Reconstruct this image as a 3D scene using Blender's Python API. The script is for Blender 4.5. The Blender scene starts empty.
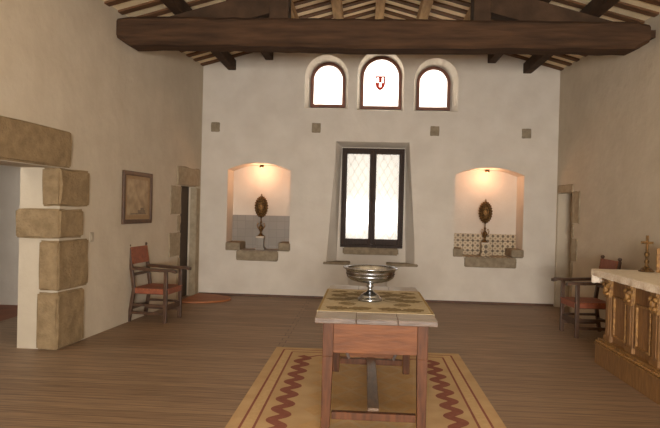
import bpy, bmesh, math, random
from mathutils import Vector, Matrix, Euler
random.seed(7)
PI = math.pi
scn = bpy.context.scene
COL = scn.collection

# ------------------------------------------------------------------ camera
cam_d = bpy.data.cameras.new('camera'); cam = bpy.data.objects.new('camera', cam_d); COL.objects.link(cam)
cam_d.sensor_width = 36.0; cam_d.lens = 600.0 / 660.0 * 36.0
cam_d.clip_start = 0.05; cam_d.clip_end = 200
yaw, pitch, roll = math.radians(3.328), math.radians(-0.464), math.radians(1.43)
cam.matrix_world = (Matrix.Translation((0, 0, 1.5)) @ Matrix.Rotation(yaw, 4, 'Z')
                    @ Matrix.Rotation(PI / 2 + pitch, 4, 'X') @ Matrix.Rotation(roll, 4, 'Z'))
scn.camera = cam

# ------------------------------------------------------------------ world, lights, exposure
w = bpy.data.worlds.new('world'); scn.world = w; w.use_nodes = True
bgn = w.node_tree.nodes['Background']
bgn.inputs[0].default_value = (1.0, 0.96, 0.90, 1); bgn.inputs[1].default_value = 12.0

def area_light(name, loc, target, sx, sy, power, col, spread=180):
    d = bpy.data.lights.new(name, 'AREA'); d.shape = 'RECTANGLE'; d.size = sx; d.size_y = sy
    d.energy = power; d.color = col; d.spread = math.radians(spread)
    o = bpy.data.objects.new(name, d); COL.objects.link(o); o.location = loc
    o.rotation_euler = (Vector(target) - Vector(loc)).to_track_quat('-Z', 'Y').to_euler()
    return o
# added main light behind the camera, standing in for its flash
area_light('added_flash_light', (0.2, -3.5, 1.25), (0.2, 10, 1.7), 2.0, 1.1, 340, (1.0, 0.935, 0.86), 130)
# unseen light added to brighten the side room
area_light('side_room_light', (-4.3, 5.6, 2.5), (-4.3, 5.9, 0), 1.0, 1.0, 16, (1.0, 0.92, 0.80))

vs = scn.view_settings
vs.view_transform = 'Standard'; vs.look = 'None'; vs.gamma = 1.0; vs.use_curve_mapping = False
vs.exposure = 0.2

# ------------------------------------------------------------------ materials
def lin(c):
    return tuple(((v / 255) / 12.92 if v / 255 <= 0.04045 else ((v / 255 + 0.055) / 1.055) ** 2.4) for v in c) + (1,)

def mat(name, c1, c2=None, scale=8, stretch=(1, 1, 1), rough=0.7, metal=0.0, bump=0.0, detail=6, spec=0.5, bscale=None, contrast=(0.3, 0.7), rough2=None):
    m = bpy.data.materials.new(name); m.use_nodes = True
    nt = m.node_tree; N = nt.nodes; L = nt.links
    b = N['Principled BSDF']
    b.inputs['Roughness'].default_value = rough; b.inputs['Metallic'].default_value = metal
    b.inputs['Specular IOR Level'].default_value = spec
    c2 = c2 or tuple(v * 0.88 for v in c1)
    tc = N.new('ShaderNodeTexCoord'); mp = N.new('ShaderNodeMapping'); mp.inputs['Scale'].default_value = stretch
    L.new(tc.outputs['Object'], mp.inputs[0])
    nz = N.new('ShaderNodeTexNoise'); nz.inputs['Scale'].default_value = scale; nz.inputs['Detail'].default_value = detail
    L.new(mp.outputs[0], nz.inputs['Vector'])
    cr = N.new('ShaderNodeValToRGB')
    cr.color_ramp.elements[0].position = contrast[0]; cr.color_ramp.elements[1].position = contrast[1]
    cr.color_ramp.elements[0].color = lin(c2); cr.color_ramp.elements[1].color = lin(c1)
    L.new(nz.outputs['Fac'], cr.inputs[0]); L.new(cr.outputs[0], b.inputs['Base Color'])
    if bump:
        n2 = N.new('ShaderNodeTexNoise'); n2.inputs['Scale'].default_value = bscale or scale * 2; n2.inputs['Detail'].default_value = 6
        L.new(mp.outputs[0], n2.inputs['Vector'])
        bp = N.new('ShaderNodeBump'); bp.inputs['Strength'].default_value = bump; bp.inputs['Distance'].default_value = 0.02
        L.new(n2.outputs['Fac'], bp.inputs['Height']); L.new(bp.outputs[0], b.inputs['Normal'])
    if rough2 is not None:
        mr = N.new('ShaderNodeMapRange'); mr.inputs['To Min'].default_value = rough; mr.inputs['To Max'].default_value = rough2
        L.new(nz.outputs['Fac'], mr.inputs[0]); L.new(mr.outputs[0], b.inputs['Roughness'])
    return m

M = {}
M['plaster'] = mat('plaster', (210, 202, 190), (200, 191, 178), 3, rough=0.9, bump=0.25, bscale=14, spec=0.2)
M['plaster_side'] = mat('plaster_side', (200, 188, 168), (190, 177, 156), 3, rough=0.9, bump=0.3, bscale=10, spec=0.2)
M['stone'] = mat('sandstone', (156, 134, 102), (128, 108, 80), 9, rough=0.9, bump=0.7, bscale=40, spec=0.2)
M['stone_grey'] = mat('grey_sandstone', (152, 138, 116), (126, 113, 94), 14, rough=0.9, bump=0.4, bscale=50, spec=0.2)
M['stone_pale'] = mat('pale_sandstone', (172, 158, 134), (150, 136, 113), 14, rough=0.9, bump=0.35, bscale=50, spec=0.2)
M['beam'] = mat('old_beam_wood', (82, 60, 43), (54, 40, 30), 5, (0.35, 3, 3), rough=0.85, bump=0.5, bscale=12, spec=0.15)
M['beam_dark'] = mat('dark_beam_wood', (76, 57, 42), (54, 41, 30), 5, (1, 1, 1), rough=0.85, bump=0.4, bscale=12, spec=0.2)
M['purlin'] = mat('lit_purlin_wood', (186, 150, 100), (146, 114, 74), 6, (3, 0.5, 3), rough=0.8, bump=0.4, spec=0.3)  # paler tone for the centre purlins: bounced light put into the colour
M['rafter'] = mat('rafter_wood', (112, 78, 50), (84, 58, 38), 6, (0.6, 3, 3), rough=0.8, bump=0.3, spec=0.3)
M['deck'] = mat('ceiling_plaster', (244, 226, 190), (228, 208, 170), 6, rough=0.9, bump=0.2, spec=0.2)
M['frame'] = mat('dark_window_wood', (58, 42, 32), (40, 29, 22), 14, (4, 4, 0.6), rough=0.42, bump=0.25, spec=0.12)
M['arch_frame'] = mat('brown_frame_wood', (112, 62, 38), (88, 48, 30), 10, rough=0.55, bump=0.1)
M['table'] = mat('red_table_wood', (100, 62, 38), (68, 42, 27), 6, (5, 5, 0.8), rough=0.5, bump=0.15, rough2=0.6, spec=0.2)
M['table_apron'] = mat('apron_wood', (122, 76, 45), (94, 58, 36), 6, (0.8, 5, 5), rough=0.55, bump=0.15, spec=0.2)
M['table_top'] = mat('worn_tabletop_wood', (172, 158, 142), (120, 104, 90), 6, (1, 6, 6), rough=0.25, bump=0.2, rough2=0.45)
M['table_edge_shade'] = mat('shaded_tabletop_edge_wood', (104, 84, 68), (66, 52, 42), 6, (1, 6, 6), rough=0.5, bump=0.2)  # darker copy of the top's wood, shade put into the edge colour
M['stretcher'] = mat('worn_stretcher_wood', (118, 92, 66), (82, 60, 42), 8, (5, 0.8, 5), rough=0.4, bump=0.15)
M['chair'] = mat('dark_chair_wood', (86, 60, 42), (60, 42, 30), 8, (3, 3, 1), rough=0.45, bump=0.1)
M['leather'] = mat('red_brown_leather', (150, 84, 56), (118, 62, 42), 12, rough=0.5, bump=0.2)
M['stud'] = mat('brass_stud', (176, 134, 70), rough=0.4, metal=0.9)
M['metal'] = mat('pewter', (196, 200, 206), (140, 142, 146), 20, rough=0.25, metal=1.0, bump=0.05)
M['bronze'] = mat('aged_bronze', (134, 102, 58), (70, 50, 32), 60, rough=0.4, metal=0.75, bump=0.5, bscale=120, contrast=(0.4, 0.6))
M['gold'] = mat('gilded_wood', (164, 122, 66), (112, 78, 40), 30, rough=0.5, metal=0.2, bump=0.5, bscale=70, contrast=(0.35, 0.65))
M['altar'] = mat('golden_brown_wood', (142, 104, 60), (114, 80, 44), 9, (3, 3, 0.8), rough=0.5, bump=0.2)
M['altar_panel'] = mat('panel_wood', (144, 104, 60), (116, 80, 44), 9, (4, 4, 0.8), rough=0.5, bump=0.2)
M['cloth'] = mat('white_linen', (236, 228, 214), (222, 212, 196), 30, rough=0.95, bump=0.15, spec=0.1)
M['lace'] = mat('lace', (232, 220, 202), (222, 204, 182), 55, rough=0.95, bump=0.2, spec=0.1, contrast=(0.42, 0.58))
M['runner'] = mat('tan_runner', (190, 178, 152), (176, 162, 136), 40, rough=0.95, bump=0.2, spec=0.1)
M['runner_edge'] = mat('runner_edge', (172, 148, 104), rough=0.95, spec=0.1)
M['leaf'] = mat('runner_leaf_pattern', (112, 100, 78), (140, 124, 94), 50, rough=0.95, spec=0.1, contrast=(0.4, 0.7))
M['rug'] = mat('tan_rug', (200, 171, 132), (186, 156, 117), 5, rough=0.95, bump=0.3, bscale=150, spec=0.1)
M['rug_red'] = mat('rug_burgundy', (150, 98, 84), (138, 88, 74), 30, rough=0.95, bump=0.3, bscale=150, spec=0.1)
M['rug_dia'] = mat('rug_diamond', (200, 165, 120), (190, 156, 110), 30, rough=0.95, bump=0.3, bscale=150, spec=0.1)
M['rug_pale'] = mat('rug_pale', (206, 177, 136), (194, 164, 122), 30, rough=0.95, bump=0.3, bscale=150, spec=0.1)
M['step'] = mat('round_step_wood', (168, 104, 58), (138, 84, 48), 8, rough=0.6, bump=0.1)
M['door'] = mat('dark_door_wood', (66, 48, 32), (46, 33, 23), 8, (4, 4, 0.6), rough=0.6, bump=0.2)
M['side_floor'] = mat('terracotta_floor', (142, 84, 54), (120, 70, 44), 5, rough=0.6)
M['shadow_band'] = mat('shadow_stripe_tone', (92, 60, 44), rough=0.7)  # painted shadow tone for a floor stripe, not assigned to any mesh
M['base'] = mat('baseboard_tile', (96, 62, 42), (76, 50, 34), 10, rough=0.6)
M['pic_frame'] = mat('picture_frame_wood', (92, 66, 44), (72, 50, 34), 10, rough=0.5)
M['pic_mat'] = mat('picture_mount', (156, 128, 92), (142, 114, 80), 20, rough=0.6)
M['pic_img'] = mat('old_print', (172, 150, 116), (140, 118, 88), 9, rough=0.5, contrast=(0.35, 0.65))
M['pic_dark'] = mat('print_dark', (98, 82, 64), (128, 108, 82), 30, rough=0.5)
M['switch'] = mat('switch_plate', (176, 164, 144), rough=0.5)
M['white_stone'] = mat('white_plinth', (206, 190, 168), rough=0.7)
M['lead'] = mat('lead_came', (190, 180, 160), rough=0.6)
M['white_enamel'] = mat('white_enamel', (240, 235, 228), rough=0.4)

def mat_floor():
    m = bpy.data.materials.new('floorboards'); m.use_nodes = True
    nt = m.node_tree; N = nt.nodes; L = nt.links; b = N['Principled BSDF']
    tc = N.new('ShaderNodeTexCoord'); mp = N.new('ShaderNodeMapping'); mp.inputs['Location'].default_value = (0.85, 0, 0)
    L.new(tc.outputs['Object'], mp.inputs[0])
    br = N.new('ShaderNodeTexBrick'); br.offset = 0.015; br.inputs['Scale'].default_value = 1
    br.inputs['Brick Width'].default_value = 3.6; br.inputs['Row Height'].default_value = 0.125
    br.inputs['Mortar Size'].default_value = 0.004; br.inputs['Mortar Smooth'].default_value = 0.3; br.inputs['Bias'].default_value = 0
    br.inputs['Color1'].default_value = lin((152, 128, 104)); br.inputs['Color2'].default_value = lin((136, 113, 91))
    br.inputs['Mortar'].default_value = lin((84, 64, 50))
    L.new(mp.outputs[0], br.inputs['Vector'])
    m2 = N.new('ShaderNodeMapping'); m2.inputs['Scale'].default_value = (0.9, 14, 1); L.new(tc.outputs['Object'], m2.inputs[0])
    nz = N.new('ShaderNodeTexNoise'); nz.inputs['Scale'].default_value = 3; nz.inputs['Detail'].default_value = 8; L.new(m2.outputs[0], nz.inputs['Vector'])
    cr = N.new('ShaderNodeValToRGB'); cr.color_ramp.elements[0].position = 0.3; cr.color_ramp.elements[1].position = 0.7
    cr.color_ramp.elements[0].color = (0.62, 0.6, 0.58, 1); cr.color_ramp.elements[1].color = (1.15, 1.12, 1.08, 1)
    L.new(nz.outputs['Fac'], cr.inputs[0])
    mx = N.new('ShaderNodeMix'); mx.data_type = 'RGBA'; mx.blend_type = 'MULTIPLY'; mx.inputs['Factor'].default_value = 1
    L.new(br.outputs['Color'], mx.inputs['A']); L.new(cr.outputs[0], mx.inputs['B']); L.new(mx.outputs['Result'], b.inputs['Base Color'])
    b.inputs['Roughness'].default_value = 0.5; b.inputs['Specular IOR Level'].default_value = 0.35
    bp = N.new('ShaderNodeBump'); bp.inputs['Strength'].default_value = 0.35; bp.inputs['Distance'].default_value = 0.01
    L.new(nz.outputs['Fac'], bp.inputs['Height']); L.new(bp.outputs[0], b.inputs['Normal'])
    return m
M['floor'] = mat_floor()

def mat_tiles(name, c1, c2, mort, size, check=False):
    m = bpy.data.materials.new(name); m.use_nodes = True
    nt = m.node_tree; N = nt.nodes; L = nt.links; b = N['Principled BSDF']
    tc = N.new('ShaderNodeTexCoord'); mp = N.new('ShaderNodeMapping'); mp.inputs['Rotation'].default_value = (PI / 2, 0, 0)
    L.new(tc.outputs['Object'], mp.inputs[0])
    br = N.new('ShaderNodeTexBrick'); br.offset = 0; br.inputs['Scale'].default_value = 1
    br.inputs['Brick Width'].default_value = size; br.inputs['Row Height'].default_value = size; br.inputs['Mortar Size'].default_value = 0.004
    br.inputs['Color1'].default_value = lin(c1); br.inputs['Color2'].default_value = lin(c2); br.inputs['Mortar'].default_value = lin(mort)
    L.new(mp.outputs[0], br.inputs['Vector'])
    out = br.outputs['Color']
    if check:
        vo = N.new('ShaderNodeTexVoronoi'); vo.inputs['Scale'].default_value = 1 / (size * 0.5); vo.inputs['Randomness'].default_value = 0.0
        L.new(mp.outputs[0], vo.inputs['Vector'])
        cr = N.new('ShaderNodeValToRGB'); cr.color_ramp.interpolation = 'CONSTANT'
        cr.color_ramp.elements[0].color = lin((118, 104, 78)); cr.color_ramp.elements[1].position = 0.36
        cr.color_ramp.elements[1].color = (1, 1, 1, 1)
        e = cr.color_ramp.elements.new(0.6); e.color = lin((190, 176, 150))
        L.new(vo.outputs['Distance'], cr.inputs[0])
        mx = N.new('ShaderNodeMix'); mx.data_type = 'RGBA'; mx.blend_type = 'MULTIPLY'; mx.inputs['Factor'].default_value = 0.85
        L.new(out, mx.inputs['A']); L.new(cr.outputs[0], mx.inputs['B']); out = mx.outputs['Result']
    L.new(out, b.inputs['Base Color']); b.inputs['Roughness'].default_value = 0.5
    return m
M['tile_plain'] = mat_tiles('grey_tiles', (138, 130, 120), (130, 122, 112), (122, 114, 104), 0.14)
M['tile_pattern'] = mat_tiles('patterned_tiles', (186, 168, 138), (176, 158, 128), (116, 102, 80), 0.17, True)

def mat_glass(name, tint, frost, frost_col=(1, 0.97, 0.92, 1)):
    m = bpy.data.materials.new(name); m.use_nodes = True
    nt = m.node_tree; N = nt.nodes; L = nt.links; N.remove(N['Principled BSDF']); out = N['Material Output']
    tr = N.new('ShaderNodeBsdfTransparent'); tr.inputs[0].default_value = tint
    tl = N.new('ShaderNodeBsdfTranslucent'); tl.inputs[0].default_value = frost_col
    nz = N.new('ShaderNodeTexNoise'); nz.inputs['Scale'].default_value = 3
    mr = N.new('ShaderNodeMapRange'); mr.inputs['To Min'].default_value = frost * 0.6; mr.inputs['To Max'].default_value = min(1, frost * 1.4)
    L.new(nz.outputs['Fac'], mr.inputs[0])
    m1 = N.new('ShaderNodeMixShader'); L.new(mr.outputs[0], m1.inputs[0]); L.new(tr.outputs[0], m1.inputs[1]); L.new(tl.outputs[0], m1.inputs[2])
    gl = N.new('ShaderNodeBsdfGlossy'); gl.inputs['Roughness'].default_value = 0.08
    m2 = N.new('ShaderNodeMixShader'); m2.inputs[0].default_value = 0.02
    L.new(m1.outputs[0], m2.inputs[1]); L.new(gl.outputs[0], m2.inputs[2]); L.new(m2.outputs[0], out.inputs[0])
    return m
M['glass'] = mat_glass('clear_frosted_glass', (0.35, 0.34, 0.32, 1), 0.7, (0.8, 0.76, 0.7, 1))
M['glass_lead'] = mat_glass('leaded_glass', (0.08, 0.076, 0.07, 1), 0.5, (0.13, 0.123, 0.112, 1))
M['glass_red'] = mat_glass('red_stained_glass', (0.07, 0.006, 0.003, 1), 0.0)
M['glass_white'] = mat_glass('white_stained_glass', (2.0, 2.0, 1.9, 1), 0.0)
m = bpy.data.materials.new('lamp_glow'); m.use_nodes = True
e = m.node_tree.nodes.new('ShaderNodeEmission'); e.inputs[0].default_value = (1, 0.62, 0.28, 1); e.inputs[1].default_value = 6
m.node_tree.links.new(e.outputs[0], m.node_tree.nodes['Material Output'].inputs[0]); M['bulb'] = m

# ------------------------------------------------------------------ mesh helpers
def new_obj(name, bm, mats, parent=None, loc=None, smooth=False, bevel=0.0):
    bmesh.ops.recalc_face_normals(bm, faces=bm.faces)
    me = bpy.data.meshes.new(name); bm.to_mesh(me); bm.free()
    for mm in (mats if isinstance(mats, (list, tuple)) else [mats]): me.materials.append(mm)
    if smooth:
        for p in me.polygons: p.use_smooth = True
    o = bpy.data.objects.new(name, me); COL.objects.link(o)
    if parent: o.parent = parent
    if loc is not None: o.location = loc
    if bevel:
        b = o.modifiers.new('bevel', 'BEVEL'); b.width = bevel; b.segments = 2; b.limit_method = 'ANGLE'
    return o

def box(bm, x0, x1, y0, y1, z0, z1, mi=0, mtx=None):
    vs_ = [bm.verts.new(mtx @ Vector(p) if mtx else p) for p in
           [(x0, y0, z0), (x1, y0, z0), (x1, y1, z0), (x0, y1, z0), (x0, y0, z1), (x1, y0, z1), (x1, y1, z1), (x0, y1, z1)]]
    for q in [(0, 3, 2, 1), (4, 5, 6, 7), (0, 1, 5, 4), (1, 2, 6, 5), (2, 3, 7, 6), (3, 0, 4, 7)]:
        f = bm.faces.new([vs_[i] for i in q]); f.material_index = mi
    return vs_

def hexa(bm, pts, mi=0):   # 4 lower + 4 upper points, same winding
    vs_ = [bm.verts.new(p) for p in pts]
    for q in [(0, 3, 2, 1), (4, 5, 6, 7), (0, 1, 5, 4), (1, 2, 6, 5), (2, 3, 7, 6), (3, 0, 4, 7)]:
        f = bm.faces.new([vs_[i] for i in q]); f.material_index = mi

def bar(bm, a, b, wx, wy=None, wx2=None, wy2=None, up=Vector((0, 0, 1)), mi=0):
    a, b = Vector(a), Vector(b); d = (b - a).normalized()
    wy = wy or wx; wx2 = wx2 or wx; wy2 = wy2 or wy
    if abs(d.dot(up)) > 0.95: up = Vector((0, 1, 0))
    s = d.cross(up).normalized(); t = s.cross(d).normalized()
    pts = []
    for c, ax, ay in ((a, wx, wy), (b, wx2, wy2)):
        for i, j in ((-1, -1), (1, -1), (1, 1), (-1, 1)): pts.append(c + s * ax / 2 * i + t * ay / 2 * j)
    hexa(bm, pts, mi)

def lathe(bm, prof, seg=32, c=(0, 0, 0), mi=0, sy=1.0):
    rings = []
    for r, z in prof:
        if r < 1e-5: rings.append([bm.verts.new((c[0], c[1], c[2] + z))])
        else: rings.append([bm.verts.new((c[0] + r * math.cos(2 * PI * k / seg), c[1] + sy * r * math.sin(2 * PI * k / seg), c[2] + z)) for k in range(seg)])
    for A, B in zip(rings, rings[1:]):
        for k in range(seg):
            k2 = (k + 1) % seg
            if len(A) == 1 and len(B) == 1: continue
            if len(A) == 1: f = bm.faces.new([A[0], B[k], B[k2]])
            elif len(B) == 1: f = bm.faces.new([A[k], B[0], A[k2]])
            else: f = bm.faces.new([A[k], B[k], B[k2], A[k2]])
            f.material_index = mi

def tube(bm, pts, r, seg=8, mi=0):
    pts = [Vector(p) for p in pts]; rings = []
    for i, p in enumerate(pts):
        d = (pts[min(i + 1, len(pts) - 1)] - pts[max(i - 1, 0)]).normalized()
        up = Vector((0, 0, 1)) if abs(d.z) < 0.9 else Vector((0, 1, 0))
        s = d.cross(up).normalized(); t = s.cross(d)
        rr = r[i] if isinstance(r, (list, tuple)) else r
        rings.append([bm.verts.new(p + (s * math.cos(2 * PI * k / seg) + t * math.sin(2 * PI * k / seg)) * rr) for k in range(seg)])
    for A, B in zip(rings, rings[1:]):
        for k in range(seg):
            f = bm.faces.new([A[k], A[(k + 1) % seg], B[(k + 1) % seg], B[k]]); f.material_index = mi
    bm.faces.new(rings[0][::-1]); bm.faces.new(rings[-1])

def loft(bm, A, B, mi=0):   # two closed point loops of same length
    va = [bm.verts.new(p) for p in A]; vb = [bm.verts.new(p) for p in B]; n = len(va)
    for k in range(n):
        f = bm.faces.new([va[k], va[(k + 1) % n], vb[(k + 1) % n], vb[k]]); f.material_index = mi
    f = bm.faces.new(va[::-1]); f.material_index = mi
    f = bm.faces.new(vb); f.material_index = mi

def rough_block(name, pts, m, parent, jit=0.006, bev=0.02, loc=None):
    """dressed stone block: hexahedron, subdivided and slightly uneven"""
    bm = bmesh.new(); hexa(bm, pts)
    bmesh.ops.bevel(bm, geom=bm.edges[:], offset=bev, segments=3, affect='EDGES')
    bmesh.ops.subdivide_edges(bm, edges=[e for e in bm.edges if e.calc_length() > 0.12], cuts=2, use_grid_fill=True)
    for v in bm.verts: v.co += Vector([random.uniform(-jit, jit) for _ in range(3)])
    return new_obj(name, bm, m, parent)

def tag(o, label, cat, group=None):
    o['label'] = label; o['category'] = cat
    if group: o['group'] = group
    return o
def thing(name, label, cat, loc=(0, 0, 0), rz=0, group=None):
    o = bpy.data.objects.new(name, None); o.empty_display_size = 0.1; COL.objects.link(o)
    o.location = loc; o.rotation_euler = (0, 0, rz)
    return tag(o, label, cat, group)
def struct(name, bm, m, parent=None, **k):
    o = new_obj(name, bm, m, parent, **k)
    if parent is None: o['kind'] = 'structure'
    return o
def cut(o, cutters):
    cs = []
    for bm in cutters:
        bmesh.ops.recalc_face_normals(bm, faces=bm.faces)
        me = bpy.data.meshes.new('cutter'); bm.to_mesh(me); bm.free()
        c = bpy.data.objects.new('cutter', me); COL.objects.link(c); cs.append(c)
        md = o.modifiers.new('cut', 'BOOLEAN'); md.operation = 'DIFFERENCE'; md.object = c; md.solver = 'EXACT'
    bpy.context.view_layer.update()
    dg = bpy.context.evaluated_depsgraph_get()
    me = bpy.data.meshes.new_from_object(o.evaluated_get(dg)); o.modifiers.clear(); old = o.data; o.data = me
    bpy.data.meshes.remove(old)
    for c in cs:
        d = c.data; bpy.data.objects.remove(c); bpy.data.meshes.remove(d)
def dup_tree(root, loc, rz=0):
    r = root.copy(); COL.objects.link(r); r.location = loc; r.rotation_euler = (0, 0, rz)
    for ch in list(root.children):
        c = ch.copy(); COL.objects.link(c); c.parent = r
        for g in list(ch.children):
            d = g.copy(); COL.objects.link(d); d.parent = c
    return r

# ------------------------------------------------------------------ room geometry
YB, YR = 10.03, -3.6                       # back wall, wall behind the photographer
def LX(y): return -2.79 - 0.075 * (YB - y)
def RX(y): return 3.13 + 0.05 * (YB - y)
RIDGE, RZ, SL = 0.15, 4.68, 0.28           # ridge x, rafter underside height, slope
def roofz(x): return RZ - SL * abs(x - RIDGE)

bm = bmesh.new(); box(bm, -4.5, 4.6, YR - 0.3, 10.6, -0.15, 0)
struct('floor', bm, M['floor'])

def arch_prof(x0, x1, z0, z1, y, n=20, spring=None):
    xc, r = (x0 + x1) / 2, (x1 - x0) / 2
    h = r if spring is None else spring
    pts = [(x0, y, z0), (x1, y, z0)]
    for k in range(n + 1):
        if spring is None:
            a = PI * k / n; pts.append((xc + r * math.cos(a), y, z1 - h + h * math.sin(a)))
        else:
            R = (r * r + h * h) / (2 * h); a0 = math.asin(r / R); a = a0 - 2 * a0 * k / n
            pts.append((xc + R * math.sin(a), y, z1 - R + R * math.cos(a)))
    return pts

# back wall: gable shaped, with the three splayed arched windows, the window bay and two niches
BT = 0.6
bm = bmesh.new()
gp = [(-3.3, -0.1), (3.6, -0.1), (3.6, roofz(3.6) + 0.10), (RIDGE, RZ + 0.10), (-3.3, roofz(-3.3) + 0.10)]
loft(bm, [(x, YB, z) for x, z in gp], [(x, YB + BT, z) for x, z in gp])
wall_back = struct('wall_back', bm, M['plaster'])
ARCH = [((-1.06, -0.33, 3.18, 4.08), (-0.98, -0.385, 3.235, 4.01)),
        ((-0.18, 0.59, 3.16, 4.17), (-0.13, 0.57, 3.22, 4.12)),
        ((0.76, 1.49, 3.16, 4.04), (0.82, 1.39, 3.215, 3.96))]
cs = []
def grow(p, y0, y1, y): t = (y - y0) / (y1 - y0); return t
for A, B in ARCH:
    c = bmesh.new()
    a = arch_prof(*A, YB); b = arch_prof(*B, YB + 0.27)
    a2 = [tuple(Vector(p) + (Vector(p) - Vector(q)) * (0.05 / 0.27)) for p, q in zip(a, b)]
    loft(c, a2, b); cs.append(c)
    c = bmesh.new(); x0, x1, z0, z1 = B
    loft(c, arch_prof(x0 + 0.03, x1 - 0.03, z0 + 0.03, z1 - 0.03, YB + 0.2), arch_prof(x0 + 0.03, x1 - 0.03, z0 + 0.03, z1 - 0.03, YB + BT + 0.1)); cs.append(c)
# window bay: tapers upward, runs down to the floor between the two benches
def bay(y): return [(-0.66, y, 0.60), (-0.24, y, 0.60), (-0.24, y, -0.3), (0.39, y, -0.3), (0.39, y, 0.60), (0.87, y, 0.60), (0.72, y, 2.65), (-0.53, y, 2.65)]
c = bmesh.new()
def bay_in(y): return [(-0.47, y, 0.60), (-0.24, y, 0.60), (-0.24, y, -0.3), (0.39, y, -0.3), (0.39, y, 0.60), (0.71, y, 0.60), (0.66, y, 2.57), (-0.42, y, 2.57)]
loft(c, bay(YB - 0.05), bay_in(YB + 0.27)); cs.append(c)
c = bmesh.new(); box(c, -0.37, 0.61, YB + 0.15, YB + BT + 0.2, 0.9, 2.5); cs.append(c)
# niches
for x0, x1, zt in ((-2.33, -1.26, 2.25), (1.48, 2.60, 2.25)):
    c = bmesh.new()
    loft(c, arch_prof(x0, x1, 0.77, zt, YB - 0.05, spring=0.12), arch_prof(x0, x1, 0.77, zt, YB + 0.47, spring=0.12)); cs.append(c)
cut(wall_back, cs)

def side_wall(name, fx, x_out, y0, y1, cutters, m):
    bm = bmesh.new(); pts = []
    za, zb = roofz(fx(y0)) + 0.12, roofz(fx(y1)) + 0.12
    pts = [(fx(y0), y0, -0.1), (fx(y1), y1, -0.1), (fx(y1) + x_out, y1, -0.1), (fx(y0) + x_out, y0, -0.1),
           (fx(y0), y0, za), (fx(y1), y1, zb), (fx(y1) + x_out, y1, zb), (fx(y0) + x_out, y0, za)]
    hexa(bm, pts); o = struct(name, bm, m); cut(o, cutters); return o
def pbox(x0, x1, y0, y1, z0, z1):
    b = bmesh.new(); box(b, x0, x1, y0, y1, z0, z1); return b
DY0, DY1 = 4.0, 5.93
side_wall('wall_left', LX, -0.42, YR - 0.3, YB + 0.02, [pbox(-4.2, -2.5, DY0, DY1, -0.2, 1.85), pbox(-3.4, -2.6, 9.15, 9.86, -0.2, 1.81)], M['plaster_side'])
side_wall('wall_right', RX, 0.62, YR - 0.3, YB + 0.02, [pbox(2.9, 3.13 + 0.5, 9.36, 9.97, -0.2, 1.85)], M['plaster_side'])
# wall behind the photographer; its opening is invented to hold the added light
bm = bmesh.new(); box(bm, -4.5, 4.6, YR - 0.3, YR, -0.1, 4.9)
wf = struct('wall_front', bm, M['plaster_side']); cut(wf, [pbox(-0.9, 1.3, YR - 0.5, YR + 0.2, 0.65, 1.85)])

# ceiling: pale infill above the rafters, two slopes
bm = bmesh.new()
t = 0.025
for sgn, xe in ((-1, -4.8), (1, 5.0)):
    z0 = roofz(xe) + t
    loft(bm, [(RIDGE, YR - 0.3, RZ + t), (xe, YR - 0.3, z0), (xe, YR - 0.3, z0 + 0.12), (RIDGE, YR - 0.3, RZ + t + 0.12)],
         [(RIDGE, YB + 0.7, RZ + t), (xe, YB + 0.7, z0), (xe, YB + 0.7, z0 + 0.12), (RIDGE, YB + 0.7, RZ + t + 0.12)])
struct('ceiling', bm, M['deck'])

# side room beyond the near doorway
bm = bmesh.new(); box(bm, -6.6, -3.6, 3.0, 8.4, -0.15, -0.002); struct('floor_side_room', bm, M['side_floor'])
bm = bmesh.new(); box(bm, -6.6, -3.0, 8.4, 8.6, -0.1, 3.0); struct('wall_side_room_back', bm, M['plaster'])
bm = bmesh.new(); box(bm, -6.8, -6.6, 2.8, 8.6, -0.1, 3.0); struct('wall_side_room_left', bm, M['plaster'])
bm = bmesh.new(); box(bm, -6.6, -3.6, 2.8, 3.0, -0.1, 3.0); struct('wall_side_room_front', bm, M['plaster'])
bm = bmesh.new(); box(bm, -6.8, -3.4, 2.8, 8.6, 3.0, 3.1); struct('ceiling_side_room', bm, M['plaster'])

# baseboards
bm = bmesh.new(); box(bm, -2.78, -0.245, YB - 0.012, YB + 0.01, 0, 0.035); struct('baseboard_back', bm, M['base'])
bm = bmesh.new(); box(bm, 0.395, 3.12, YB - 0.012, YB + 0.01, 0, 0.035); struct('baseboard_back', bm, M['base'])

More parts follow.
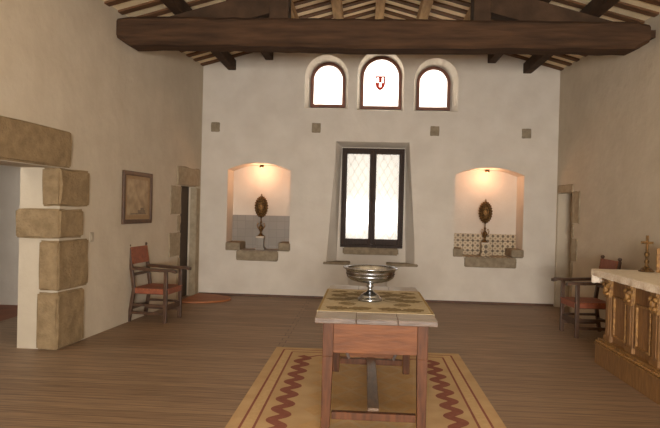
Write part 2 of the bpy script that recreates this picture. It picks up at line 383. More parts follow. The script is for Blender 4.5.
# ------------------------------------------------------------------ windows
def arch_window(n, B, shield=False):
    root = bpy.data.objects.new('window_%d' % n, None); COL.objects.link(root); root['kind'] = 'structure'
    x0, x1, z0, z1 = B; y = YB + 0.245
    root.location = (0, 0, 0)
    fw = 0.055
    bm = bmesh.new()
    o1 = arch_prof(x0 + .002, x1 - .002, z0 + .002, z1 - .002, y - 0.03); i1 = arch_prof(x0 + fw, x1 - fw, z0 + fw, z1 - fw, y - 0.03)
    o2 = [(a, y + 0.02, c) for a, _, c in o1]; i2 = [(a, y + 0.02, c) for a, _, c in i1]
    V = [[bm.verts.new(p) for p in L_] for L_ in (o1, i1, i2, o2)]; k = len(o1)
    for q in range(4):
        A, B_ = V[q], V[(q + 1) % 4]
        for j in range(k): bm.faces.new([A[j], A[(j + 1) % k], B_[(j + 1) % k], B_[j]])
    new_obj('window_frame', bm, M['arch_frame'], root)
    bm = bmesh.new(); p = arch_prof(x0 + fw - .01, x1 - fw + .01, z0 + fw - .01, z1 - fw + .01, y)
    bm.faces.new([bm.verts.new(a) for a in p]); pane = new_obj('pane', bm, M['glass'], root)
    if shield:
        cx, cz, hw, hh = 0.205, 3.665, 0.085, 0.125
        polys = [[(-1, .75), (1, .75), (1, 1), (-1, 1)], [(-1, .08), (-.72, .08), (-.72, .82), (-1, .82)], [(.66, .08), (1, .08), (1, .82), (.66, .82)],
                 [(-.32, .08), (.32, .08), (.32, .82), (-.32, .82)], [(-1, .08), (-1, -.1), (-.85, -.45), (-.5, -.8), (-.2, -.93), (-.2, .08)],
                 [(1, .08), (.2, .08), (.2, -.93), (.5, -.8), (.85, -.45), (1, -.1)], [(-.2, -.93), (0, -1), (.2, -.93), (.2, -.5), (-.2, -.5)]]
        bm = bmesh.new()
        for P in polys: bm.faces.new([bm.verts.new((cx + a * hw, y - 0.004, cz + b * hh)) for a, b in P])
        new_obj('shield_emblem', bm, M['glass_red'], root)
    return root
for i, (A, B) in enumerate(ARCH): arch_window(i + 1, B, i == 1)

# main casement
root = bpy.data.objects.new('window_4', None); COL.objects.link(root); root['kind'] = 'structure'
wy = YB + 0.20
X0, X1, Z0, Z1 = -0.41, 0.65, 0.86, 2.55
bm = bmesh.new()   # outer frame
box(bm, X0, X1, wy, wy + 0.09, Z1 - 0.045, Z1); box(bm, X0, X1, wy, wy + 0.09, Z0, Z0 + 0.05)
box(bm, X0, X0 + 0.04, wy, wy + 0.09, Z0 + 0.05, Z1 - 0.045); box(bm, X1 - 0.04, X1, wy, wy + 0.09, Z0 + 0.05, Z1 - 0.045)
new_obj('window_frame', bm, M['frame'], root, bevel=0.006)
mid = 0.118
for a, b in ((X0 + 0.035, mid), (mid + 0.002, X1 - 0.035)):
    fx0, fx1, fz0, fz1 = a, b, Z0 + 0.05, Z1 - 0.04
    bm = bmesh.new(); yy = wy - 0.025; s = 0.055; br_ = 0.10
    box(bm, fx0, fx0 + s, yy, yy + 0.05, fz0, fz1); box(bm, fx1 - s, fx1, yy, yy + 0.05, fz0, fz1)
    box(bm, fx0 + s, fx1 - s, yy, yy + 0.05, fz1 - 0.06, fz1); box(bm, fx0 + s, fx1 - s, yy, yy + 0.05, fz0, fz0 + br_)
    leaf = new_obj('casement_leaf', bm, M['frame'], root, bevel=0.006)
    gx0, gx1, gz0, gz1 = fx0 + s - .005, fx1 - s + .005, fz0 + br_ - .005, fz1 - 0.055
    bm = bmesh.new(); bm.faces.new([bm.verts.new(p) for p in ((gx0, yy + .03, gz0), (gx1, yy + .03, gz0), (gx1, yy + .03, gz1), (gx0, yy + .03, gz1))])
    pane = new_obj('pane', bm, M['glass_lead'], leaf)
    bm = bmesh.new()   # diamond leading
    dx, dz = (gx1 - gx0) / 3, (gx1 - gx0) / 3 * 1.75
    W, H = gx1 - gx0, gz1 - gz0
    for sgn in (1, -1):
        k = -10
        while k < 14:
            # line x = t, z = k*dz + sgn*t*dz/dx
            pts = []
            s_ = sgn * dz / dx; c0 = k * dz
            for xx in (0, W):
                zz = c0 + s_ * xx
                if 0 <= zz <= H: pts.append((xx, zz))
            for zz in (0, H):
                xx = (zz - c0) / s_
                if 0 < xx < W: pts.append((xx, zz))
            if len(pts) >= 2:
                (xa, za), (xb, zb) = pts[:2]
                if abs(xa - xb) > 0.01: bar(bm, (gx0 + xa, yy + .028, gz0 + za), (gx0 + xb, yy + .028, gz0 + zb), 0.0045, 0.005, up=Vector((0, 1, 0)))
            k += 1
    new_obj('leading', bm, M['lead'], leaf)
bm = bmesh.new(); box(bm, mid - 0.016, mid + 0.018, wy - 0.038, wy - 0.022, Z0 + 0.055, Z1 - 0.045); new_obj('astragal', bm, M['frame'], root, bevel=0.004)
bm = bmesh.new(); lathe(bm, [(0, 0), (0.012, 0), (0.012, 0.12), (0, 0.12)], 10, (mid, wy - 0.048, 1.62)); new_obj('window_bolt', bm, M['frame'], root)
# stone sill below the casement
ws = rough_block('window_sill', [(-0.36, YB + 0.16, 0.74), (0.58, YB + 0.16, 0.74), (0.58, YB + 0.30, 0.74), (-0.36, YB + 0.30, 0.74),
                                 (-0.36, YB + 0.16, 0.86), (0.58, YB + 0.16, 0.86), (0.58, YB + 0.30, 0.86), (-0.36, YB + 0.30, 0.86)], M['stone_grey'], root)
for nm, a, b, lb in (('window_bench', -0.68, -0.23, 'pale stone bench slab at left below the large casement window'), ('window_bench', 0.38, 0.90, 'pale stone bench slab at right below the large casement window')):
    o = rough_block(nm, [(a, YB - 0.03, 0.575), (b, YB - 0.03, 0.575), (b, YB + 0.27, 0.575), (a, YB + 0.27, 0.575),
                         (a, YB - 0.03, 0.62), (b, YB - 0.03, 0.62), (b, YB + 0.27, 0.62), (a, YB + 0.27, 0.62)], M['stone_grey'], None, jit=0.002, bev=0.01)
    tag(o, lb, 'bench', 'stone window seats')

# ------------------------------------------------------------------ stone doorway surrounds
def wall_block(name, parent, fx, sgn, y0, y1, z0, z1, proud, deep, m, **k):
    """block set into a side wall; sgn -1 left wall (goes to -x)"""
    f0, f1 = fx(y0) - sgn * proud, fx(y1) - sgn * proud
    g0, g1 = fx(y0) + sgn * deep, fx(y1) + sgn * deep
    pts = [(f0, y0, z0), (f1, y1, z0), (g1, y1, z0), (g0, y0, z0), (f0, y0, z1), (f1, y1, z1), (g1, y1, z1), (g0, y0, z1)]
    return rough_block(name, pts, m, parent, **k)
s1 = thing('doorway_surround', 'large sandstone lintel and quoins around the near left doorway', 'doorway', (0, 0, 0))
wall_block('lintel', s1, LX, -1, 3.75, 6.07, 1.86, 2.235, 0.035, 0.35, M['stone'], bev=0.018)
for y1, z0, z1, dp in ((6.45, 1.46, 1.85, 0.17), (6.34, 1.13, 1.43, 0.44), (6.46, 0.60, 1.11, 0.19), (6.39, 0.0, 0.58, 0.20)):
    wall_block('quoin', s1, LX, -1, 5.885, y1, z0, z1, 0.03, dp, M['stone'], bev=0.02)
s2 = thing('doorway_surround', 'grey-brown stone lintel and jambs around the narrow dark door at far left', 'doorway', (0, 0, 0))
wall_block('lintel', s2, LX, -1, 8.97, 9.95, 1.81, 2.12, 0.02, 0.25, M['stone_pale'])
wall_block('jamb_stone', s2, LX, -1, 9.83, 9.99, 0, 1.80, 0.008, 0.10, M['stone_pale'], bev=0.01, jit=0.003)
for y0, z0, z1 in ((8.74, 1.36, 1.80), (9.03, 1.10, 1.35), (8.72, 0.72, 1.09), (9.05, 0.02, 0.70)):
    wall_block('quoin', s2, LX, -1, y0, 9.155, z0, z1, 0.012, 0.06, M['stone_pale'], bev=0.012)
s3 = thing('doorway_surround', 'worn stone lintel and edge stones around the pale doorway at right', 'doorway', (0, 0, 0))
wall_block('lintel', s3, RX, 1, 9.35, 9.98, 1.85, 1.98, 0.012, 0.2, M['stone_pale'], bev=0.01)
for y0, z0, z1 in ((9.08, 1.38, 1.86), (9.29, 1.16, 1.37), (9.14, 0.80, 1.15), (9.30, 0.02, 0.79)):
    wall_block('quoin', s3, RX, 1, y0, 9.37, z0, z1, 0.01, 0.2, M['stone_pale'], bev=0.01)
# dark plank door in far left opening
dr = bpy.data.objects.new('door_1', None); COL.objects.link(dr); dr['kind'] = 'structure'
bm = bmesh.new()
for k in range(5):
    y0 = 9.15 + k * 0.141; box(bm, LX(9.5) - 0.155, LX(9.5) - 0.11, y0 + 0.002, y0 + 0.140, 0.01, 1.81)
new_obj('door_leaf', bm, M['door'], dr)
bm = bmesh.new(); lathe(bm, [(0, 0), (0.03, 0.004), (0.022, 0.02), (0, 0.03)], 12)
bmesh.ops.rotate(bm, verts=bm.verts, cent=(0, 0, 0), matrix=Matrix.Rotation(PI / 2, 3, 'Y'))
bmesh.ops.translate(bm, verts=bm.verts, vec=(LX(9.5) - 0.112, 9.25, 0.95)); new_obj('door_knob', bm, M['bronze'], dr, smooth=True)

# round step in front of it
bm = bmesh.new()
pts = [(LX(9.5 - 0.5) + 0.02, 9.03)] + [(LX(9.5) + 0.72 * math.sin(a), 9.5 - 0.47 * math.cos(a)) for a in [PI * k / 24 for k in range(1, 24)]] + [(LX(9.97) + 0.02, 9.97)]
loft(bm, [(x, y, 0.001) for x, y in pts], [(x, y, 0.03) for x, y in pts])
tag(new_obj('door_step', bm, M['step'], bevel=0.006), 'low orange-brown semicircular step on the floor before the dark door', 'step')

# putlog stones in back wall
for x, z, lb in ((-2.56, 2.84, 'small square grey stone in the back wall near the left corner'), (-0.85, 2.855, 'small square grey stone in the back wall left of the large window'),
                 (1.12, 2.835, 'small square grey stone in the back wall right of the large window'), (2.615, 2.82, 'small square grey stone in the back wall near the right corner')):
    a, b, c_, d = x - 0.075, x + 0.075, z - 0.08, z + 0.08
    o = rough_block('wall_stone', [(a, YB - 0.015, c_), (b, YB - 0.015, c_), (b, YB + 0.1, c_), (a, YB + 0.1, c_), (a, YB - 0.015, d), (b, YB - 0.015, d), (b, YB + 0.1, d), (a, YB + 0.1, d)], M['stone_grey'], None, jit=0.003, bev=0.008)
    tag(o, lb, 'stone', 'putlog stones of the back wall')

# ------------------------------------------------------------------ niches
def ybox(name, parent, x0, x1, y0, y1, z0, z1, m, **k):
    return rough_block(name, [(x0, y0, z0), (x1, y0, z0), (x1, y1, z0), (x0, y1, z0), (x0, y0, z1), (x1, y0, z1), (x1, y1, z1), (x0, y1, z1)], m, parent, **k)
for side, x0, x1, zt, tm in (('left', -2.33, -1.26, 1.36, M['tile_plain']), ('right', 1.48, 2.60, 1.14, M['tile_pattern'])):
    s = thing('niche_sill', 'stepped worn stone sill under the %s wall niche' % side, 'sill', (0, 0, 0))
    w_ = 0.24 if side == 'left' else 0.15
    ybox('corner_stone', s, x0 - 0.01, x0 + w_, YB - 0.025, YB + 0.45, 0.765, 0.90, M['stone_grey'], jit=0.003, bev=0.01)
    ybox('corner_stone', s, x1 - 0.18, x1 + 0.02, YB - 0.025, YB + 0.45, 0.78, 0.91, M['stone_grey'], jit=0.003, bev=0.01)
    ybox('sill_block', s, x0 + 0.18, x1 - (0.18 if side == 'left' else 0.10), YB - 0.05, YB + 0.45, 0.60, 0.768, M['stone_grey'], jit=0.004, bev=0.015)
    bm = bmesh.new(); box(bm, x0 + 0.001, x1 - 0.001, YB + 0.445, YB + 0.475, 0.766, zt)
    bx0, bx1 = x0 + w_ + 0.004, x1 - 0.184
    box(bm, bx0, bx1, YB + 0.0, YB + 0.445, 0.766, 0.775)
    tag(new_obj('tile_panel', bm, tm), {'left': 'plain grey tiled panel lining the lower part of the left niche', 'right': 'cream and olive patterned tile panel lining the right niche'}[side], 'tiles')
    xc = -1.785 if side == 'left' else 2.03
    # plinth
    bm = bmesh.new(); box(bm, xc - 0.06, xc + 0.06, 10.2, 10.32, 0.775, 0.995); box(bm, xc - 0.08, xc + 0.08, 10.18, 10.34, 0.775, 0.81)
    box(bm, xc - 0.07, xc + 0.07, 10.19, 10.33, 0.975, 1.005, 1)
    tag(new_obj('plinth', bm, [tm, M['white_stone']], bevel=0.004), 'small plinth with a pale top under the bronze reliquary in the %s niche' % side, 'plinth')
    # reliquary
    r = thing('reliquary', 'oval ornate bronze reliquary on a stem in the %s lit niche' % side, 'ornament', (xc, 10.26, 1.005))
    bm = bmesh.new(); lathe(bm, [(0, 0), (0.055, 0), (0.055, 0.012), (0.035, 0.025), (0.02, 0.05), (0.014, 0.07), (0.03, 0.10), (0.045, 0.135), (0.038, 0.165), (0.016, 0.19), (0.012, 0.22), (0.02, 0.235), (0.01, 0.26), (0.01, 0.34), (0, 0.34)], 20)
    new_obj('stem', bm, M['bronze'], r, smooth=True)
    for sg in (-1, 1):
        bm = bmesh.new(); tube(bm, [(sg * 0.03, 0, 0.20), (sg * 0.055, 0, 0.225), (sg * 0.068, 0, 0.19), (sg * 0.06, 0, 0.15), (sg * 0.038, 0, 0.125)], 0.007, 8)
        new_obj('handle', bm, M['gold'], r, smooth=True)
    # oval openwork body with serrated rim, in the XZ plane with thickness
    bm = bmesh.new(); n = 48; cz = 0.505
    def ring(a, b, y, tooth=0): return [(((a + (tooth if k % 2 else 0)) * math.cos(2 * PI * k / n)), y, cz + ((b + (tooth if k % 2 else 0)) * math.sin(2 * PI * k / n))) for k in range(n)]
    loops = [ring(0.105, 0.175, 0.012, 0.016), ring(0.105, 0.175, -0.012, 0.016), ring(0.092, 0.160, -0.026), ring(0.072, 0.130, -0.014), ring(0.055, 0.10, -0.03), ring(0.04, 0.075, -0.02)]
    V = [[bm.verts.new(p) for p in L_] for L_ in loops]
    for A, B in zip(V, V[1:]):
        for k in range(n): bm.faces.new([A[k], A[(k + 1) % n], B[(k + 1) % n], B[k]])
    bm.faces.new(V[0]); bm.faces.new(V[-1])
    for k in range(14):
        a = 2 * PI * k / 14; cx_, cz_ = 0.082 * math.cos(a), cz + 0.145 * math.sin(a)
        bmesh.ops.create_icosphere(bm, subdivisions=1, radius=0.013, matrix=Matrix.Translation((cx_, -0.024, cz_)))
    new_obj('oval_case', bm, M['bronze'], r)
    bm = bmesh.new(); bmesh.ops.create_uvsphere(bm, u_segments=20, v_segments=12, radius=1, matrix=Matrix.Translation((0, -0.02, cz)) @ Matrix.Diagonal((0.024, 0.012, 0.038, 1)))
    new_obj('medallion', bm, M['gold'], r, smooth=True)
    bm = bmesh.new(); bar(bm, (0, 0, cz + 0.17), (0, 0, cz + 0.225), 0.012, 0.008); bar(bm, (-0.016, 0, cz + 0.205), (0.016, 0, cz + 0.205), 0.01, 0.008)
    new_obj('finial_cross', bm, M['bronze'], r)
    # lamp at the head of the niche
    lp = thing('niche_lamp', 'small warm lamp hidden at the head of the %s niche' % side, 'lamp', (xc - 0.0, YB + 0.17, 2.185))
    bm = bmesh.new(); lathe(bm, [(0, 0.045), (0.035, 0.045), (0.04, 0.0), (0.034, 0.0), (0.03, 0.035), (0, 0.035)], 20); new_obj('lamp_housing', bm, M['bronze'], lp, smooth=True)
    bm = bmesh.new(); bmesh.ops.create_uvsphere(bm, u_segments=12, v_segments=8, radius=0.022, matrix=Matrix.Translation((0, 0, 0.018))); new_obj('bulb', bm, M['bulb'], lp, smooth=True)
    d = bpy.data.lights.new('niche_lamp_light', 'POINT'); d.energy = 6.5; d.color = (1, 0.50, 0.27); d.shadow_soft_size = 0.03
    lo = bpy.data.objects.new('niche_lamp_light', d); COL.objects.link(lo); lo.parent = lp; lo.location = (0, 0.03, -0.04)

# ------------------------------------------------------------------ roof timbers
Ya, Yc = 5.4, YB + 0.15
# tie beam with chamfered ends
def beam_mesh(x0, x1, y0, y1, z0, z1, n=22):
    bm = bmesh.new(); rings = []
    for k in range(n + 1):
        u = k / n; x = x0 + (x1 - x0) * u
        e = min(x - x0, x1 - x)
        cb = max(0, 0.085 - e * 0.9); ct = max(0, 0.03 - e * 0.6)
        j = [random.uniform(-0.006, 0.006) for _ in range(4)]
        bot = z0 + cb + 0.01 * math.sin(3 * u * PI) + j[0]; top = z1 - ct + j[1] - 0.03 * u
        a, b = y0 + j[2], y1 + j[3]; c_ = 0.035
        P = [(a, bot + c_), (a + c_, bot), (b - c_, bot), (b, bot + c_), (b, top - c_), (b - c_, top), (a + c_, top), (a, top - c_)]
        rings.append([bm.verts.new((x, py, pz)) for py, pz in P])
    for A, B in zip(rings, rings[1:]):
        for q in range(8): bm.faces.new([A[q], A[(q + 1) % 8], B[(q + 1) % 8], B[q]])
    bm.faces.new(rings[0]); bm.faces.new(rings[-1])
    box(bm, x0 - 0.1, x0 + 0.05, y0 + 0.1, y1 - 0.06, z0 + 0.16, z1 - 0.08); box(bm, x1 - 0.05, x1 + 0.16, y0 + 0.1, y1 - 0.06, z0 + 0.16, z1 - 0.1)
    return bm
tag(new_obj('tie_beam', beam_mesh(-3.01, 3.175, 7.0, 7.35, 3.40, 3.745, 40), M['beam']), 'massive dark wooden tie beam spanning the room below the roof', 'beam')
def slope_bar(x0, x1, y0, y1, off0, off1, zmin):
    bm = bmesh.new(); n = 12
    xs = [x0 + (x1 - x0) * k / n for k in range(n + 1)]
    P = [(x, max(zmin, roofz(x) + off0)) for x in xs] + [(x, roofz(x) + off1) for x in reversed(xs)]
    loft(bm, [(x, y0, z) for x, z in P], [(x, y1, z) for x, z in P]); return bm
tag(new_obj('principal_rafter', slope_bar(-2.84, -1.19, 7.07, 7.29, -0.50, -0.21, 3.73), M['beam_dark']), 'dark sloping truss timber rising from the left end of the tie beam', 'beam')
tag(new_obj('principal_rafter', slope_bar(1.40, 3.05, 7.07, 7.29, -0.50, -0.21, 3.70), M['beam_dark']), 'dark sloping truss timber rising from the right end of the tie beam', 'beam')
bm = bmesh.new(); box(bm, -1.19, -0.96, 7.05, 7.30, 3.70, 4.08)
tag(new_obj('queen_post', bm, M['beam_dark'], bevel=0.01), 'short dark upright post on the tie beam, left of the arched windows', 'post')
bm = bmesh.new(); box(bm, 1.20, 1.40, 7.05, 7.30, 3.68, 4.08)
tag(new_obj('queen_post', bm, M['beam_dark'], bevel=0.01), 'short dark upright post on the tie beam, right of the arched windows', 'post')
bm = bmesh.new(); box(bm, -1.35, 1.55, 7.05, 7.30, 4.08, 4.24)
tag(new_obj('straining_beam', bm, M['beam_dark'], bevel=0.01), 'dark horizontal timber across the tops of the two short posts', 'beam')
PX = [(-2.30, 'lowest dark purlin on the left roof slope beside the left wall', 0), (-1.67, 'second purlin up on the left roof slope, its end showing under the tie beam', 0), (-1.11, 'purlin behind the left short post of the truss', 1), (-0.47, 'light purlin on the left slope next to the ridge', 1),
      (0.15, 'ridge purlin at the centre top of the roof', 1), (0.78, 'light purlin on the right slope next to the ridge', 1), (1.42, 'purlin behind the right short post of the truss', 1), (2.02, 'second purlin up on the right roof slope, its end showing under the tie beam', 0), (2.60, 'lowest dark purlin on the right roof slope beside the right wall', 0)]
for x, lb, lt in PX:
    hw = 0.068
    bm = bmesh.new(); zt = min(roofz(x - hw), roofz(x + hw)) - 0.001; zb = roofz(x) - 0.19
    a = [(x - hw, Ya, zb), (x + hw, Ya, zb), (x + hw, Ya, zt), (x - hw, Ya, zt)]
    loft(bm, a, [(p[0], YB + 0.02, p[2]) for p in a])
    tag(new_obj('purlin', bm, M['purlin'] if lt else M['beam_dark'], bevel=0.012), lb, 'beam', 'purlins under the rafters')
def rafter_mesh(sg):
    bm = bmesh.new(); xe = -2.75 if sg < 0 else 3.08
    f = lambda x: roofz(x)
    P = [(RIDGE, RZ), (xe, roofz(xe)), (xe, roofz(xe) + 0.03), (RIDGE, RZ + 0.03)]
    loft(bm, [(x, -0.055, z) for x, z in P], [(x, 0.055, z) for x, z in P])
    return bm
y = 5.52; first = {}
row = 0
while y < YB - 0.05:
    for sg in (-1, 1):
        # each rafter is cut to reach the wall at its own place
        bm = bmesh.new(); xe = (LX(y) - 0.05) if sg < 0 else (RX(y) + 0.05)
        P = [(RIDGE, RZ), (xe, roofz(xe)), (xe, roofz(xe) + 0.027), (RIDGE, RZ + 0.027)]
        loft(bm, [(x, -0.055, z) for x, z in P], [(x, 0.055, z) for x, z in P])
        o = new_obj('rafter', bm, M['rafter'], loc=(0, y + random.uniform(-0.01, 0.01), 0))
        tag(o, 'narrow brown rafter crossing the pale %s roof slope above the purlins' % ('left' if sg < 0 else 'right'), 'rafter', 'rafters of the %s roof slope' % ('left' if sg < 0 else 'right'))
    y += 0.315

# ------------------------------------------------------------------ rug
rx0, rx1, ry0, ry1 = -0.905, 1.02, 1.2, 6.37
bm = bmesh.new(); box(bm, rx0, rx1, ry0, ry1, 0.001, 0.012, 0)
def strip(bm, pts, wd, z, mi):
    L_, R_ = [], []
    for i, p in enumerate(pts):
        a = Vector(pts[max(0, i - 1)]); b = Vector(pts[min(len(pts) - 1, i + 1)]); d = (b - a).normalized(); nrm = Vector((-d.y, d.x))
        L_.append(bm.verts.new((p[0] + nrm.x * wd / 2, p[1] + nrm.y * wd / 2, z))); R_.append(bm.verts.new((p[0] - nrm.x * wd / 2, p[1] - nrm.y * wd / 2, z)))
    for i in range(len(pts) - 1):
        f = bm.faces.new([L_[i], R_[i], R_[i + 1], L_[i + 1]]); f.material_index = mi
for off, wd in ((0.095, 0.018), (0.19, 0.018)):
    a, b, c_, d = rx0 + off, rx1 - off, ry0 + off, ry1 - off
    for p, q in (((a, c_), (a, d)), ((b, c_), (b, d)), ((a, d), (b, d)), ((a, c_), (b, c_))): strip(bm, [p, q], wd, 0.0128, 1)
box(bm, rx0 + 0.105, rx0 + 0.18, ry0 + .11, ry1 - .11, 0.012, 0.0124, 3); box(bm, rx1 - 0.18, rx1 - 0.105, ry0 + .11, ry1 - .11, 0.012, 0.0124, 3)
per = 0.235
for xs in (rx0 + 0.33, rx1 - 0.33):
    pts = []; yy = ry0 + 0.35
    while yy < ry1 - 0.33:
        ph = 2 * PI * yy / per; pts.append((xs + 0.042 * math.sin(ph), yy)); yy += per / 16
    strip(bm, pts, 0.085, 0.0130, 1)
pts = []; xx = rx0 + 0.36
while xx < rx1 - 0.36:
    ph = 2 * PI * xx / per; pts.append((xx, ry1 - 0.34 + 0.035 * math.sin(ph))); xx += per / 16
strip(bm, pts, 0.03, 0.0130, 1)
k = 0; yy = ry0 + 0.5
while yy < ry1 - 0.5:
    for xc in (-0.2, 0.035, 0.27) if k % 2 else (-0.32, -0.08, 0.15, 0.39):
        f = bm.faces.new([bm.verts.new((xc + a, yy + b, 0.0126)) for a, b in ((-0.1, 0), (0, -0.13), (0.1, 0), (0, 0.13))]); f.material_index = 2
    yy += 0.17; k += 1
rg = new_obj('rug', bm, [M['rug'], M['rug_red'], M['rug_dia'], M['rug_pale']])
tag(rg, 'long tan rug with burgundy wavy border lying under the table', 'rug')

# ------------------------------------------------------------------ table
tb = thing('table', 'reddish wooden table with worn grey top standing on the rug', 'table', (0.09, 4.77, 0.0135))
H = 0.775
def TX(o): return o
bm = bmesh.new()
# three-plank worn top with uneven edge
nx = 10
for a, b in ((-0.40, -0.13), (-0.128, 0.142), (0.144, 0.40)):
    box(bm, a, b, -0.865, 0.865, H - 0.035, H)
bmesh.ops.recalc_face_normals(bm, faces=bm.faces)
for f in bm.faces: f.material_index = 0 if f.normal.z > 0.9 else 1  # upper faces paler, the rest darker: light painted into the wood
tt = new_obj('tabletop', bm, [M['table_top'], M['table_edge_shade']], tb, bevel=0.004)
leg = [(-0.315, -0.73), (0.315, -0.73), (-0.315, 0.73), (0.315, 0.73)]
for lx, ly in leg:
    bm = bmesh.new(); sx = 1 if lx > 0 else -1; sy = 1 if ly > 0 else -1
    bar(bm, (lx, ly, H - 0.035), (lx, ly, 0.5), 0.072, 0.072); bar(bm, (lx, ly, 0.5), (lx + sx * 0.006, ly + sy * 0.006, 0), 0.072, 0.072, 0.058, 0.058)
    new_obj('leg', bm, M['table'], tb, bevel=0.004)
bm = bmesh.new(); box(bm, -0.28, 0.28, -0.755, -0.73, 0.525, H - 0.036); new_obj('apron', bm, M['table_apron'], tb, bevel=0.002)
bm = bmesh.new(); box(bm, -0.28, 0.28, 0.73, 0.755, 0.525, H - 0.036); new_obj('apron', bm, M['table_apron'], tb, bevel=0.002)
for s in (-1, 1):
    bm = bmesh.new(); box(bm, min(s * 0.335, s * 0.31), max(s * 0.335, s * 0.31), -0.695, 0.695, 0.56, H - 0.036); new_obj('apron', bm, M['table_apron'], tb, bevel=0.002)
for s in (-1, 1):
    bm = bmesh.new(); box(bm, -0.283, 0.283, s * 0.73 - 0.025, s * 0.73 + 0.025, 0.075, 0.125); new_obj('stretcher', bm, M['table'], tb, bevel=0.005)
bm = bmesh.new(); box(bm, -0.04, 0.04, -0.704, 0.704, 0.085, 0.145); new_obj('stretcher', bm, M['stretcher'], tb, bevel=0.006)
for s in (-1, 1):
    bm = bmesh.new(); bar(bm, (s * 0.20, 0.70, 0.13), (s * 0.275, 0.70, 0.30), 0.028, 0.022); new_obj('brace', bm, M['chair'], tb)
bm = bmesh.new(); loft(bm, [(-0.20, 0.71, 0.14), (0.20, 0.71, 0.14), (0.24, 0.71, 0.22), (-0.24, 0.71, 0.22)], [(-0.20, 0.73, 0.14), (0.20, 0.73, 0.14), (0.24, 0.73, 0.22), (-0.24, 0.73, 0.22)])
new_obj('lower_rail', bm, M['table_apron'], tb)

# runner
HZ = H + 0.0135
bm = bmesh.new(); ya, yb = 4.16, 5.32; xL, xR = -0.313, 0.493; z = HZ + 0.0012; t_ = 0.0025
box(bm, xL, xR, ya, yb, z, z + t_)
for a in (xL - t_ - 0.001, xR + 0.001): box(bm, a, a + t_, ya, yb, z - 0.03, z + t_)
for a, b in ((ya, ya + 0.016), (yb - 0.016, yb)): box(bm, xL, xR, a, b, z + t_, z + t_ + 0.0006, 1)
for a, b in ((xL, xL + 0.014), (xR - 0.014, xR)): box(bm, a, b, ya, yb, z + t_, z + t_ + 0.0006, 1)
zl = z + t_ + 0.0008
def leaf_shape(cx, cy, L_, wd, ang, mi=2):
    wd *= 1.9
    pts = []; n = 22
    for k in range(n):
        a = 2 * PI * k / n
        r = 1 + 0.16 * (1 if k % 2 else -1)
        px, py = L_ / 2 * math.cos(a) * (1 if abs(math.cos(a)) < .98 else 1.25), wd / 2 * math.sin(a) * r
        pts.append((cx + px * math.cos(ang) - py * math.sin(ang), cy + px * math.sin(ang) + py * math.cos(ang)))
    f = bm.faces.new([bm.verts.new((px, py, zl)) for px, py in pts]); f.material_index = mi
# spray of leaves and scrolling stems woven into the cloth
cx0 = 0.09
for s in (-1, 1):
    for (dx, dy, L_, wd, an) in ((0.27, 4.30, 0.16, 0.075, 0.5), (0.11, 4.31, 0.17, 0.075, -0.35), (0.20, 4.52, 0.13, 0.06, 0.9), (0.27, 4.72, 0.19, 0.08, 0.2), (0.16, 4.80, 0.15, 0.07, -0.6),
                                 (0.28, 4.93, 0.15, 0.07, 0.9), (0.18, 5.04, 0.17, 0.08, 0.1), (0.29, 5.17, 0.13, 0.06, -0.4), (0.10, 5.16, 0.13, 0.06, 0.4), (0.08, 4.95, 0.12, 0.06, 1.2)):
        leaf_shape(cx0 + s * dx, dy, L_, wd, an * s if s > 0 else PI - an)
    pts = [(cx0 + s * (0.17 + 0.10 * math.sin(k * 0.5)), 4.42 + k * 0.033) for k in range(24)]
    strip(bm, pts, 0.014, zl + 0.0003, 2)
tag(new_obj('table_runner', bm, [M['runner'], M['runner_edge'], M['leaf']]), 'tan cloth runner with dark leaf pattern across the tabletop', 'table runner')

# bowl
bw = thing('footed_bowl', 'wide shiny pewter footed bowl standing on the table runner', 'bowl', (0.055, 4.70, zl + 0.001))
bm = bmesh.new(); lathe(bm, [(0, 0.0), (0.094, 0.0), (0.097, 0.010), (0.094, 0.020), (0.078, 0.026), (0.076, 0.036), (0.062, 0.052), (0.040, 0.064), (0.026, 0.074), (0.019, 0.085), (0.018, 0.10), (0.028, 0.108), (0.030, 0.114), (0.022, 0.122), (0.028, 0.135), (0.04, 0.145), (0, 0.145)], 48)
new_obj('foot', bm, M['metal'], bw, smooth=True)
bm = bmesh.new(); lathe(bm, [(0, 0.138), (0.05, 0.140), (0.10, 0.146), (0.150, 0.160), (0.178, 0.180), (0.188, 0.196), (0.184, 0.202), (0.192, 0.208), (0.190, 0.225), (0.193, 0.240), (0.206, 0.248), (0.214, 0.254), (0.214, 0.260), (0.204, 0.259), (0.186, 0.246), (0.182, 0.226), (0.176, 0.200), (0.145, 0.172), (0.10, 0.156), (0.05, 0.148), (0, 0.146)], 64)
new_obj('basin', bm, M['metal'], bw, smooth=True)

